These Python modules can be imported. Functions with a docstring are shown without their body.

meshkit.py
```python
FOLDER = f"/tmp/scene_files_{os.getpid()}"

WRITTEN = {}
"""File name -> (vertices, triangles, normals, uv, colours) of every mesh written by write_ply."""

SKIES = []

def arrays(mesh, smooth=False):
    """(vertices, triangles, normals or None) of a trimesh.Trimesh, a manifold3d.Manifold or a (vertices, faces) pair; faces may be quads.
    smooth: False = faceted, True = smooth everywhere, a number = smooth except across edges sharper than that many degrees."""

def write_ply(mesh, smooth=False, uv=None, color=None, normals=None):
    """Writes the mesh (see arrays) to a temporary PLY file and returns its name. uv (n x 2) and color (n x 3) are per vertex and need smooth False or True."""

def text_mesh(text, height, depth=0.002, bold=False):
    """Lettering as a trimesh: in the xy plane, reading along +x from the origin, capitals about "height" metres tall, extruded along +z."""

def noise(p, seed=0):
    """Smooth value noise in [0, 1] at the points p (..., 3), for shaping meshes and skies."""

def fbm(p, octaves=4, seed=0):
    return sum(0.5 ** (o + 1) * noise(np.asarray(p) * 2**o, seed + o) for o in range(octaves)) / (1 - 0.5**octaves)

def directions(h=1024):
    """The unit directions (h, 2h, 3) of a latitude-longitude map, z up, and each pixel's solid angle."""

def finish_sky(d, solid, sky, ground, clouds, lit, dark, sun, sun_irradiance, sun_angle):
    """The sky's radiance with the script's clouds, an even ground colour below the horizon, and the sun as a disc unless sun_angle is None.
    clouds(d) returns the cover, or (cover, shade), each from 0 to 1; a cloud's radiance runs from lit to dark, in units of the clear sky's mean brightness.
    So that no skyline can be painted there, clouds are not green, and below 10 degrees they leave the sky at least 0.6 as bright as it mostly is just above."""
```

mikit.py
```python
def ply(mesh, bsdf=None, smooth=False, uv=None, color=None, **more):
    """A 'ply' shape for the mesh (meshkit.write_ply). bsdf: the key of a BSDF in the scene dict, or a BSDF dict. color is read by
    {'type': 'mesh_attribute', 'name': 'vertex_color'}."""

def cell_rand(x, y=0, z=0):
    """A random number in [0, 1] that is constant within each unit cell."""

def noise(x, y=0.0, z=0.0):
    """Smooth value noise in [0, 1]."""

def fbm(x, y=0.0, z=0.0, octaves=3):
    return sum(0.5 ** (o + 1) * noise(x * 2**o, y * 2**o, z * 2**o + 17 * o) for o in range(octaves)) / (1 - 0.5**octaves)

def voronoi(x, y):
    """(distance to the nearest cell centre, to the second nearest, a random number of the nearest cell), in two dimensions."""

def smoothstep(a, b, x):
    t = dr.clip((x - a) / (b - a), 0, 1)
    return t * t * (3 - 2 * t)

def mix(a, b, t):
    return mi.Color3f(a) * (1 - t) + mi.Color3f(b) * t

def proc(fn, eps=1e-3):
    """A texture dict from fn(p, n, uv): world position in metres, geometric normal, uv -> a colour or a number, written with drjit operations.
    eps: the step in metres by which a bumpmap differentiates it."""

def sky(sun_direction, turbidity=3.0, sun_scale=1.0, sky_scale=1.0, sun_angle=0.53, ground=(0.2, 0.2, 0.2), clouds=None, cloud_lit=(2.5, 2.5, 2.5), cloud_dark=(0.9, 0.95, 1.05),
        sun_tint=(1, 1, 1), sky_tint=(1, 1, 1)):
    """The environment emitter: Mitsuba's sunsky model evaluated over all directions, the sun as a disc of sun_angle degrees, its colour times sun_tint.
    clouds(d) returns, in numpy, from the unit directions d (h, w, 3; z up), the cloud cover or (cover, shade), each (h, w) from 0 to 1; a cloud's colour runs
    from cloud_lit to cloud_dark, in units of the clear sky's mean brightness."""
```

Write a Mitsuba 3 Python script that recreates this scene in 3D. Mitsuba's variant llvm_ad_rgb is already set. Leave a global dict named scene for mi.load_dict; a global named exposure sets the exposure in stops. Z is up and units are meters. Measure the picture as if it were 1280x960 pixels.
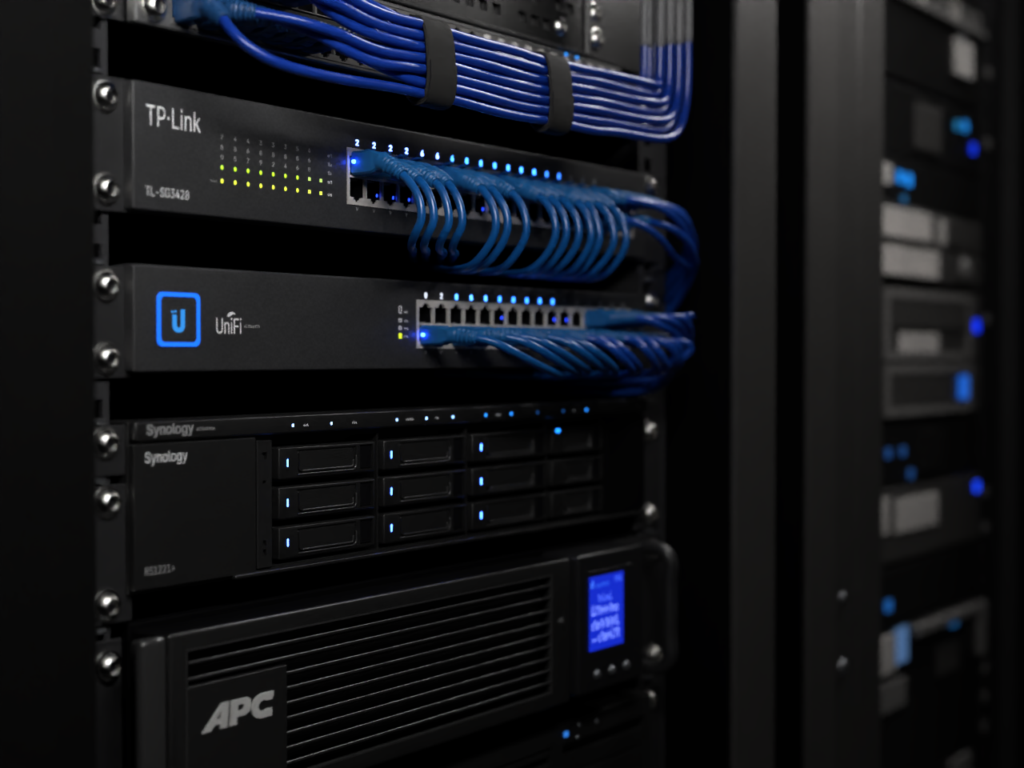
import math, random
import numpy as np, trimesh, manifold3d as m3, mitsuba as mi, mikit, meshkit
import drjit as dr
from scipy.interpolate import CubicSpline
from shapely.geometry import Polygon, box as sbox, Point
from shapely import affinity, union_all
from mikit import noise, fbm, mix, smoothstep

T = mi.ScalarTransform4f
rnd = random.Random(7)
scene, labels, counts = {}, {}, {}
H = 1.45            # camera height above the floor; rack millimetres are measured from there
# ---------------------------------------------------------------- camera
F_PX, PITCH, DX = 1947.0, math.atan(37 / 1947.0), 0.581
DZ = math.sqrt(1 - DX * DX)
CAM = np.array([-0.46084, -0.53343, H])
FWD = np.array([DZ * math.cos(PITCH), DX * math.cos(PITCH), -math.sin(PITCH)])
scene['camera'] = dict(type='thinlens', fov=math.degrees(2 * math.atan(640 / F_PX)), fov_axis='x', aperture_radius=0.0058, focus_distance=0.78, near_clip=0.02, far_clip=50.0,
                       to_world=T().look_at(origin=CAM.tolist(), target=(CAM + FWD).tolist(), up=[0, 0, 1]))
exposure = 0.0
# ---------------------------------------------------------------- lamps (linear aisle lights above the front of the racks, out of frame)
LAMP_A = dict(x=(-420, 60), y=-420, z=335, w=70, power=(32., 31.6, 31.2))
LAMP_B = dict(x=(580, 830), y=-240, z=400, w=60, power=(24., 23.2, 22.6))
CEILING = dict(x=(1450, 2150), y=(-330, 0), power=(21., 20.6, 20.2))      # a recessed panel further down the row


def rgb(*c):
    return {'type': 'rgb', 'value': list(c) if len(c) > 1 else [c[0]] * 3}


# ---------------------------------------------------------------- materials
def principled(col, rough, spec=0.5, metallic=0.0, **k):
    return {'type': 'twosided', 'b': {'type': 'principled', 'base_color': rgb(*col) if isinstance(col, (tuple, list)) else col, 'roughness': rough, 'specular': spec, 'metallic': metallic, **k}}


def bumped(inner, fn, scale, eps=1e-4):
    return {'type': 'twosided', 'b': {'type': 'bumpmap', 'arbitrary': mikit.proc(fn, eps), 'scale': scale, 'b': inner['b']}}


def grain(base, amount, freq=900.0):
    def fn(p, n, uv):
        g = fbm(p.x * freq, p.y * freq, p.z * freq, 2) - 0.5
        s = fbm(p.x * 37, p.y * 37, p.z * 37, 3) - 0.5
        return mi.Color3f(base) * (1 + amount * g + 0.5 * amount * s)
    return mikit.proc(fn)


def weave(p, n, uv):
    return noise(p.x * 1500, p.y * 1500, p.z * 420) * 0.6 + noise(p.x * 500, p.y * 500, p.z * 2200) * 0.4


scene['panel_black'] = principled(grain((.027, .0272, .0285), .5), .52, .35, clearcoat=1.0, clearcoat_gloss=.93)
scene['unit_black'] = principled(grain((.0105, .0105, .0105), .5, 1200.), .32, .4, clearcoat=1.0, clearcoat_gloss=.93)
scene['bezel_black'] = principled((.0115, .0115, .0115), .33, .42, clearcoat=1.0, clearcoat_gloss=.93)
scene['edge_black'] = principled((.03, .03, .03), .22, .8, clearcoat=1.0, clearcoat_gloss=.93)
scene['ear_black'] = principled((.017, .017, .018), .42, .45, clearcoat=1.0, clearcoat_gloss=.93)
scene['inside_black'] = principled((.0018, .0018, .0022), .6, .08)  # also on post sides and battery top, where it stands for shade
scene['frame_black'] = principled(grain((.0044, .0044, .0044), .4, 600.), .8, .04)
scene['post_grey'] = principled(grain((.048, .0465, .045), .25, 600.), .42, .45, clearcoat=1.0, clearcoat_gloss=.93)
scene['post_grey_dark'] = principled(grain((.038, .037, .036), .25, 600.), .42, .45, clearcoat=1.0, clearcoat_gloss=.93)
scene['rail_grey'] = principled((.03, .03, .032), .4, .5)
scene['chrome'] = {'type': 'twosided', 'b': {'type': 'roughconductor', 'material': 'Ag', 'alpha': .18}}
scene['zinc'] = principled((.55, .57, .6), .3, .5, 1.0)
scene['cage_metal'] = principled((.66, .63, .60), .40, .5, .25)
scene['patch_cage'] = principled((.13, .125, .12), .45, .5, .3)
scene['patch_metal'] = principled(grain((.13, .13, .13), .3), .4, .5, .5)
scene['socket_black'] = principled((.004, .004, .005), .35, .4)
scene['print_grey'] = principled((.90, .90, .90), .6, .3)
scene['print_dim'] = principled((.34, .34, .34), .6, .3)
scene['logo_grey'] = principled((.62, .62, .60), .45, .4)
scene['plug_teal'] = principled((.010, .105, .30), .38, .45)
scene['cord_teal'] = principled((.005, .088, .31), .26, .5)
scene['cord_blue'] = principled((.006, .034, .27), .24, .5)
scene['cord_deep'] = principled((.006, .055, .33), .26, .5)
scene['plug_dark'] = principled((.010, .055, .16), .4, .4)
scene['sleeve_grey'] = principled((.17, .17, .175), .4, .4)
scene['strap_black'] = bumped(principled((.016, .0155, .015), .75, .25, sheen=.5), weave, .0006)
scene['label_grey'] = principled(grain((.68, .655, .63), .5, 260.), .6, .3)
scene['mid_grey'] = principled(grain((.20, .195, .19), .3, 300.), .5, .4)
scene['mesh_grey'] = principled((.06, .058, .056), .5, .4)
scene['lens_off'] = principled((.05, .055, .065), .25, .5)
scene['lens'] = principled((.02, .02, .02), .3, .5)
scene['lcd_frame'] = principled((.010, .010, .011), .22, .5, clearcoat=1.0, clearcoat_gloss=.93)
scene['button_metal'] = principled((.30, .31, .33), .22, .5, .8)
scene['room_paint'] = principled((.06, .06, .062), .8, .2)
scene['room_floor'] = principled((.05, .05, .052), .5, .3)


# ---------------------------------------------------------------- builders (rack millimetres: x along the face, y into the rack, z up from the lens)
def number(key):
    n = counts.get(key, 0)
    counts[key] = n + 1
    return key if n == 0 else f'{key}_{n:03d}'


def thing(name, label, cat, group=None):
    key = number(name)
    labels[key] = {'label': label, 'category': cat}
    if group:
        labels[key]['group'] = group
    return key


def to_m(mesh):
    if hasattr(mesh, 'to_mesh'):
        q = mesh.to_mesh()
        mesh = trimesh.Trimesh(q.vert_properties[:, :3], q.tri_verts, process=False)
    return trimesh.Trimesh(np.asarray(mesh.vertices) * .001, mesh.faces, process=False)


def plyd(mesh, mat, smooth=False, emit=None, weight=.05):
    more = {}
    if emit is not None:
        more['emitter'] = {'type': 'area', 'radiance': rgb(*emit), 'sampling_weight': weight}
    return mikit.ply(to_m(mesh), mat, smooth, **more)


def add(parent, name, what, mat=None, smooth=False, emit=None, label=None, kind=None, at=(0, 0, 0), weight=.05, rot=None):
    """One entry; WHAT is a mesh in rack mm, or a ply dict shared between copies."""
    key = number(f'{parent}__{name}' if parent else name)
    d = dict(what) if isinstance(what, dict) else plyd(what, mat, smooth, emit, weight)
    tw = T().translate([at[0] * .001, at[1] * .001, at[2] * .001 + H])
    if rot is not None:
        tw = tw @ rot
    d['to_world'] = tw
    scene[key] = d
    if label or kind:
        labels[key] = {**({'label': label} if label else {}), **({'kind': kind} if kind else {})}
    return key


def man(v, f):
    return m3.Manifold(m3.Mesh(np.asarray(v, np.float32), np.asarray(f, np.uint32)))


def cbox(x0, x1, y0, y1, z0, z1, c=.4):
    """A box with chamfered edges (manifold)."""
    c = min(c, (x1 - x0) * .45, (y1 - y0) * .45, (z1 - z0) * .45)
    p = []
    for sx in (0, 1):
        for sy in (0, 1):
            for sz in (0, 1):
                X, Y, Z = (x1 if sx else x0), (y1 if sy else y0), (z1 if sz else z0)
                ix, iy, iz = X + (-c if sx else c), Y + (-c if sy else c), Z + (-c if sz else c)
                p += [(X, iy, iz), (ix, Y, iz), (ix, iy, Z)]
    return m3.Manifold.hull_points(np.array(p, float))


def bx(x0, x1, y0, y1, z0, z1):
    return m3.Manifold.cube([x1 - x0, y1 - y0, z1 - z0]).translate([x0, y0, z0])


def join(*ms):
    ms = [to_t(m) for m in ms]
    return trimesh.util.concatenate(ms)


def to_t(m):
    if hasattr(m, 'to_mesh'):
        q = m.to_mesh()
        return trimesh.Trimesh(q.vert_properties[:, :3], q.tri_verts, process=False)
    return m


def plate(poly, y0, y1):
    """A shapely outline in (x, z), extruded from y0 (front) to y1."""
    polys = list(poly.geoms) if hasattr(poly, 'geoms') else [poly]
    out = []
    for g in polys:
        m = trimesh.creation.extrude_polygon(g, y1 - y0)
        v = np.asarray(m.vertices)
        m = trimesh.Trimesh(np.stack([v[:, 0], y0 + v[:, 2], v[:, 1]], 1), m.faces[:, ::-1], process=False)
        if m.volume < 0:
            m.invert()
        out.append(m)
    return trimesh.util.concatenate(out)


def letters(text, x0, x1, z0, z1, y, depth=.15, bold=False, shear=0.0):
    """Lettering on a face that looks towards -y, fitted into the box."""
    m = meshkit.text_mesh(text, 10.0, 1.0, bold)
    v = np.array(m.vertices)
    lo, hi = v.min(0), v.max(0)
    u = (v - lo) / (hi - lo)
    X = x0 + u[:, 0] * (x1 - x0)
    Z = z0 + u[:, 1] * (z1 - z0)
    X = X + shear * (Z - z0)
    Y = y - depth * u[:, 2]
    m2 = trimesh.Trimesh(np.stack([X, Y, Z], 1), m.faces, process=False)
    if m2.volume < 0:
        m2.invert()
    return m2


def scribble(x0, x1, z0, z1, y, seed, depth=.12, pitch=.95):
    """Print too small to read: a row of little strokes."""
    r = random.Random(seed)
    out, x = [], x0
    h = z1 - z0
    while x < x1 - .3:
        w = pitch * r.uniform(.55, .8)
        k = r.randrange(4)
        if k == 0:
            out += [bx(x, x + .25 * w, y - depth, y, z0, z1), bx(x, x + w, y - depth, y, z0, z0 + .22 * h)]
        elif k == 1:
            out += [bx(x, x + w, y - depth, y, z0 + .62 * h, z0 + .85 * h), bx(x + .6 * w, x + w, y - depth, y, z0, z0 + .6 * h)]
        elif k == 2:
            out += [bx(x, x + .3 * w, y - depth, y, z0, z0 + .75 * h), bx(x + .3 * w, x + w, y - depth, y, z0 + .3 * h, z0 + .52 * h)]
        else:
            out += [bx(x, x + w, y - depth, y, z0, z0 + .2 * h), bx(x, x + w, y - depth, y, z0 + .4 * h, z0 + .6 * h), bx(x, x + .3 * w, y - depth, y, z0, z0 + .6 * h)]
        x += pitch
    return join(*out)


def spline(pts, n):
    p = np.asarray(pts, float)
    t = np.concatenate([[0], np.cumsum(np.linalg.norm(np.diff(p, axis=0), axis=1) ** .6)])
    return CubicSpline(t, p, bc_type='natural')(np.linspace(0, t[-1], n))


def sweep(path, radii, sides=12, power=2.0, caps=True, squash=None):
    """A tube along the path; power > 2 squares its section."""
    p = np.asarray(path, float)
    n = len(p)
    t = np.gradient(p, axis=0)
    t /= np.linalg.norm(t, axis=1, keepdims=True)
    a = np.cross(t[0], [0, 0, 1.0])
    if np.linalg.norm(a) < 1e-3:
        a = np.array([1.0, 0, 0])
    a /= np.linalg.norm(a)
    rows = []
    ang = np.arange(sides) * 2 * np.pi / sides + np.pi / sides
    c, s = np.cos(ang), np.sin(ang)
    k = (np.abs(c) ** power + np.abs(s) ** power) ** (-1 / power)
    c, s = c * k, s * k
    rad = np.broadcast_to(radii, (n,))
    for i in range(n):
        a = a - t[i] * (a @ t[i])
        a /= np.linalg.norm(a)
        b = np.cross(a, t[i])
        rows.append(p[i] + rad[i] * (c[:, None] * a * (1 if squash is None else squash[i]) + s[:, None] * b))
    v = np.vstack(rows)
    i, j = np.meshgrid(np.arange(n - 1), np.arange(sides), indexing='ij')
    q = np.stack([i * sides + j, (i + 1) * sides + j, (i + 1) * sides + (j + 1) % sides, i * sides + (j + 1) % sides], -1).reshape(-1, 4)
    f = np.vstack([q[:, [0, 1, 2]], q[:, [0, 2, 3]]])
    if caps:
        v = np.vstack([v, p[:1], p[-1:]])
        k = np.arange(sides)
        m = n * sides
        f = np.vstack([f, np.stack([k * 0 + m, k, (k + 1) % sides], 1), np.stack([k * 0 + m + 1, (n - 1) * sides + (k + 1) % sides, (n - 1) * sides + k], 1)])
    mesh = trimesh.Trimesh(v, f, process=False)
    if mesh.volume < 0:
        mesh.invert()
    return mesh


def lathe(profile, n=28):
    """profile: (radius, y) pairs, turned about the y axis."""
    m = trimesh.creation.revolve(np.array(profile, float), sections=n)      # about z
    v = np.asarray(m.vertices)
    m = trimesh.Trimesh(np.stack([v[:, 0], v[:, 2], v[:, 1]], 1), m.faces[:, ::-1], process=True)
    if m.volume < 0:
        m.invert()
    return m


def frame_poly(x0, x1, z0, z1, w):
    return sbox(x0, z0, x1, z1).difference(sbox(x0 + w, z0 + w, x1 - w, z1 - w))


def rounded(x0, x1, z0, z1, r):
    return sbox(x0 + r, z0 + r, x1 - r, z1 - r).buffer(r, quad_segs=6)


BLUE = (1.6, 6.0, 26.0)
BLUE_WHITE = (7.0, 14.0, 25.0)
WORDS = ['first', 'second', 'third', 'fourth', 'fifth', 'sixth', 'seventh', 'eighth', 'ninth', 'tenth', 'eleventh', 'twelfth', 'thirteenth', 'fourteenth', 'fifteenth', 'sixteenth', 'seventeenth',
         'eighteenth', 'nineteenth', 'twentieth']

# ---------------------------------------------------------------- the room
def struct(name, mesh, mat):
    add(None, name, mesh, mat, kind='structure')


RX0, RX1, RY0, RY1, RZ0, RZ1 = -2400, 4200, -2300, 1150, -1450, 1350
struct('floor', bx(RX0, RX1, RY0, RY1, RZ0 - 80, RZ0), 'room_floor')
struct('ceiling', bx(RX0, RX1, RY0, RY1, RZ1, RZ1 + 80), 'room_paint')
struct('wall_back', bx(RX0, RX1, RY1, RY1 + 80, RZ0, RZ1), 'room_paint')
struct('wall_front', bx(RX0, RX1, RY0 - 80, RY0, RZ0, RZ1), 'room_paint')
struct('wall_left', bx(RX0 - 80, RX0, RY0, RY1, RZ0, RZ1), 'room_paint')
struct('wall_right', bx(RX1, RX1 + 80, RY0, RY1, RZ0, RZ1), 'room_paint')


def aisle_light(L, label):
    t = thing('aisle_light', label, 'light')
    x0, x1 = L['x']
    y, z, w = L['y'], L['z'], L['w']
    # the diffuser faces the racks; the housing shields the aisle
    add(t, 'housing', join(cbox(x0 - 12, x1 + 12, y - 45, y - 2, z - w / 2 - 6, z + w / 2 + 6, 4), cbox(x0 - 12, x1 + 12, y - 4, y + 6, z + w / 2, z + w / 2 + 6, 1)), 'rail_grey')
    add(t, 'diffuser', bx(x0, x1, y - 2, y, z - w / 2, z + w / 2), 'lens', emit=L['power'], weight=8.0)
    for x in (x0 + 60, x1 - 60):
        add(t, 'hanger_rod', bx(x - 3, x + 3, y - 26, y - 20, z + w / 2 + 6, RZ1), 'rail_grey')


aisle_light(LAMP_A, 'linear aisle light hung in front of the main rack, outside the picture')
aisle_light(LAMP_B, 'linear aisle light hung in front of the right rack, outside the picture')

t = thing('ceiling_light', 'flat ceiling light panel above the row of racks, outside the picture', 'light')
(cx0, cx1), (cy0, cy1) = CEILING['x'], CEILING['y']
add(t, 'housing', cbox(cx0 - 20, cx1 + 20, cy0 - 20, cy1 + 20, RZ1 - 26, RZ1, 3), 'rail_grey')
add(t, 'diffuser', bx(cx0, cx1, cy0, cy1, RZ1 - 29, RZ1 - 26), 'lens', emit=CEILING['power'], weight=5.0)

# ---------------------------------------------------------------- rack cabinets
CAB_TOP, CAB_BOT = 480, RZ0


def rail_mesh(x0, x1, y0, y1, z0, z1, hx, hs=8.5):
    body = bx(x0, x1, y0, y1, z0, z1)
    holes = [bx(hx - hs / 2, hx + hs / 2, y0 - 2, y1 + 2, z - hs / 2, z + hs / 2) for z in np.arange(-330, 300, 17.0)]
    return join(body - m3.Manifold.batch_boolean(holes, m3.OpType.Add), bx(x0 - 2, x0, y0, y0 + 40, z0, z1))


screw_body = lathe([(0, -5.2), (2.2, -5.1), (4.0, -4.5), (5.4, -3.2), (6.1, -1.7), (6.25, -1.2), (7.3, -1.0), (7.4, -.4), (7.4, .6), (0, .6)], 32)
sb = man(screw_body.vertices, screw_body.faces)
star = union_all([affinity.rotate(Polygon([(-1.15, -3.0), (1.15, -3.0), (1.15, 3.0), (-1.15, 3.0)]), a, origin=(0, 0)) for a in (0, 60, 120)]).buffer(.25)
star_m = plate(star, -8, -2.4)
screw_mesh = sb - man(star_m.vertices, star_m.faces)
SCREW = plyd(screw_mesh, 'chrome', 34)
SOCKET = plyd(plate(star.buffer(-.3), -2.6, -2.3), 'socket_black')


def screw(parent, x, z, y=6.0, turn=0.0):
    k = add(parent, 'mounting_screw', SCREW, at=(x, y, z), rot=T().rotate([0, 1, 0], turn), label='bright chrome screw with a star socket')
    add(k, 'socket', SOCKET, at=(x, y, z), rot=T().rotate([0, 1, 0], turn))


rack = thing('server_rack', 'black server rack holding the two switches and the battery backup', 'server rack')
# left front post in two steps, with the door edge in front
add(rack, 'left_post', join(cbox(-150, -91.5, -63, 40, CAB_BOT + 20, CAB_TOP, 2.0)), 'frame_black')
add(rack, 'left_post_inner_strip', cbox(-91.5, -66.3, -56, -6, CAB_BOT + 20, CAB_TOP, 1.2), 'frame_black')
add(rack, 'right_post', cbox(513.5, 576, -30, -25, CAB_BOT + 20, CAB_TOP, 1.2), 'post_grey', label='grey painted front post')
add(rack, 'right_post_shade_core', cbox(516, 574, -25, 40, CAB_BOT + 20, CAB_TOP, .8), 'inside_black')  # near-black post sides: the shade is put into the colour
for nm, x0, x1 in (('left_side_panel', -150, -146), ('right_side_panel', 572, 576)):
    add(rack, nm, bx(x0, x1, 40, 800, CAB_BOT + 20, CAB_TOP), 'inside_black')
add(rack, 'inner_side_wall', bx(540, 543, 40, 790, CAB_BOT + 20, CAB_TOP), 'inside_black')
add(rack, 'back_panel', bx(-146, 572, 796, 800, CAB_BOT + 20, CAB_TOP), 'inside_black')
add(rack, 'roof_panel', bx(-150, 576, 40, 800, CAB_TOP - 1, CAB_TOP), 'inside_black')
add(rack, 'plinth', bx(-150, 576, -30, 800, CAB_BOT, CAB_BOT + 20), 'inside_black')
lr = add(rack, 'mounting_rail', rail_mesh(-60, -6.5, 8.6, 11, CAB_BOT + 20, CAB_TOP - 1.5, -14.5), 'rail_grey')
rr = add(rack, 'mounting_rail', rail_mesh(447, 482, 8.6, 11, CAB_BOT + 20, CAB_TOP - 1.5, 457), 'rail_grey')
add(rack, 'post_brace', bx(-146, -62, 14, 18, CAB_BOT + 20, CAB_TOP - 1.5), 'inside_black')
nut = join(cbox(-4, 4, -1.8, 0, -1.3, 1.3, .5), cbox(-2.5, 2.5, -4, -1.5, -1.0, .6, .4))
NUT = plyd(nut, 'zinc')
for z in (123.4, 40.6, -29.2, -55.3, -121.0):
    add(lr, 'cage_nut', NUT, at=(-14.0, 8.4, z), label='shiny zinc cage nut tab')
for z in (51, -120.5, -220.5):
    add(rr, 'cage_nut', NUT, at=(457, 8.4, z), label='shiny zinc cage nut tab')


def ear(parent, x0, x1, z0, z1, mat='ear_black', name='rack_ear'):
    return add(parent, name, cbox(x0, x1, 6, 8.5, z0, z1, .5), mat, 50)


# ---------------------------------------------------------------- port cages
def port_meshes(pw, ph):
    """A tinned jack frame with the notch up, and the dark box behind it."""
    hole = sbox(-pw / 2 + .75, -ph / 2 + .6, pw / 2 - .75, ph / 2 - 3.0)
    notch = sbox(-3.1, ph / 2 - 3.2, 3.1, ph / 2 - 1.7).union(sbox(-1.7, ph / 2 - 1.8, 1.7, ph / 2 - .7))
    poly = sbox(-pw / 2, -ph / 2, pw / 2, ph / 2).difference(hole.union(notch))
    front = plate(poly, -.5, 1.2)
    x0, x1, z0, z1 = -pw / 2 + .5, pw / 2 - .5, -ph / 2 + .4, ph / 2 - .5
    v = [(x, y, z) for y in (1.2, 13.0) for x in (x0, x1) for z in (z0, z1)]
    f = [(0, 1, 5, 4), (2, 6, 7, 3), (0, 4, 6, 2), (1, 3, 7, 5), (4, 5, 7, 6)]
    ff = [t for q in f for t in ((q[0], q[1], q[2]), (q[0], q[2], q[3]))]
    pins = [bx(x - .3, x + .3, 3.0, 11.5, -ph / 2 + .8, -ph / 2 + 1.4) for x in np.linspace(-3.6, 3.6, 8)]
    return front, trimesh.Trimesh(v, ff, process=False), join(*pins)


FLIP = T().rotate([0, 1, 0], 180)


def port_block(sw, x0, n, pitch, z_low, z_high, ph, lit=()):
    fr, so, pi = port_meshes(pitch, ph)
    FR, SO, PI = plyd(fr, 'cage_metal'), plyd(so, 'socket_black'), plyd(pi, 'zinc')
    LIT = plyd(cbox(-.5, .5, -.3, .3, -.8, .8, .2), 'lens', emit=(.05, .2, 3.5))
    for row, z in enumerate((z_high, z_low)):
        for i in range(n):
            x = x0 + pitch * (i + .5)
            r = None if row == 0 else FLIP
            k = add(sw, 'port', FR, at=(x, 0, z), rot=r, label='tinned metal network port with a dark socket' if (row, i) == (0, 0) else None)
            add(k, 'socket', SO, at=(x, 0, z), rot=r)
            if i < 12:
                add(k, 'contacts', PI, at=(x, 0, z), rot=r)
            if (row, i) in lit:
                add(k, 'activity_light', LIT, at=(x + pitch * .36, 2.0, z - 1.2), label='small blue activity light')


def faceplate(x0, x1, z0, z1, y0, y1, holes=(), c=.8):
    b = cbox(x0, x1, y0, y1, z0, z1, c)
    for h in holes:
        b = b - bx(h[0], h[1], y0 - 5, y1 + 5, h[2], h[3])
    return b


# ---------------------------------------------------------------- upper switch
sw1 = thing('network_switch', 'black rack switch with two rows of green and yellow lights, upper of two switches', 'network switch')
PX1, PW1, N1 = 141.9, 13.37, 21
ZH1, ZL1, PH1 = 98.35, 84.75, 13.6
cage1 = (PX1 - .2, PX1 + PW1 * N1 + .2, 77.9, 105.2)
add(sw1, 'faceplate', faceplate(0, 441, 63.6, 120.9, 0, 15, [cage1], 1.4), 'panel_black', 50)
add(sw1, 'chassis', cbox(6, 435, 15, 330, 65, 119.5, .6), 'inside_black')
ear(sw1, -24, 4, 62.5, 121.5)
ear(sw1, 437, 470, 62.5, 121.5)
screw(sw1, -10.2, 112.3, turn=8)
screw(sw1, -10.0, 72.0, turn=-14)
screw(sw1, 455, 113.5, turn=20)
add(sw1, 'cage_trim', plate(frame_poly(cage1[0] - .9, cage1[1] + .9, cage1[2] - .9, cage1[3] + .9, 1.0), -.6, .6), 'cage_metal')
port_block(sw1, PX1, N1, PW1, ZL1, ZH1, PH1, lit=((1, 1), (1, 2), (1, 3), (1, 8)))
add(sw1, 'maker_lettering', letters('TP\u00b7Link', 7.8, 40.2, 101.6, 111.0, 0), 'print_grey', label='pale grey maker name printed top left')
add(sw1, 'type_lettering', letters('TL-SG3428', 7.2, 32.9, 70.4, 74.7, 0), 'print_grey', label='small pale grey type number printed bottom left')
GLYPH = ['2', '2', '2', '2', '6', '6', '6', '8', '8', '8', '8', '8', '8', '8', '8']
for i in range(18):
    x = PX1 + PW1 * (i + .5)
    if i < 15:
        f = 1.0 if i < 13 else .45
        add(sw1, 'port_light', letters(GLYPH[i], x - 1.05, x + 1.05, 107.7, 110.9, 0, .45, True), 'lens', emit=tuple(f * c for c in (1.1, 2.2, 14.0)) if i < 6 else tuple(f * c for c in (.30, 1.7, 9.0)),
            label='glowing blue port number' if i == 0 else None)
    else:
        add(sw1, 'port_number', letters('8', x - .9, x + .9, 107.8, 110.8, 0), 'print_grey')
    if i < 6:
        add(sw1, 'lower_port_mark', letters('v', x - .8, x + .8, 74.2, 75.9, 0), 'print_dim')
DOT = lathe([(0, -.5), (.55, -.45), (.9, -.25), (1.0, 0), (1.0, .3), (0, .3)], 12)
DOTM = trimesh.Trimesh(np.asarray(DOT.vertices) * [.85, 1, 1.1], DOT.faces, process=False)
YEL = plyd(DOTM, 'lens', emit=(1.5, 1.75, .08))
GRN = plyd(DOTM, 'lens', emit=(.75, 1.55, .03))
SQY = plyd(plate(frame_poly(-.85, .85, -.9, .9, .5), -.3, .1), 'lens', emit=(1.4, 1.7, .15))
SQG = plyd(plate(frame_poly(-.8, .8, -.85, .85, .5), -.3, .1), 'lens', emit=(.8, 1.3, .25))
for i in range(9):
    x = 53.5 + 8.46 * i
    add(sw1, 'yellow_light', YEL if i < 7 else SQY, at=(x, 0, 80.9), label='round lit yellow-green status light' if i == 0 else None)
    add(sw1, 'green_light', GRN if i < 7 else SQG, at=(x, 0, 87.2), label='round lit green status light' if i == 0 else None)
    for row, (z, s) in enumerate(((92.0, 'o579246824'), (96.6, '8868888686'), (101.4, '7443335444'))):
        if i < 8:
            add(sw1, 'number_print', letters(s[i], x - .8, x + .8, z - 1.1, z + 1.1, 0), 'print_dim')
for z in (80.9, 87.2, 91.6, 96.0, 100.5):
    add(sw1, 'symbol_print', scribble(126.4, 129.6, z - 1.0, z + 1.0, 0, int(z * 10), pitch=1.1), 'print_grey' if z < 90 else 'print_dim')
add(sw1, 'symbol_print', scribble(46, 50.5, 80.0, 81.2, 0, 3), 'print_dim')

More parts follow.
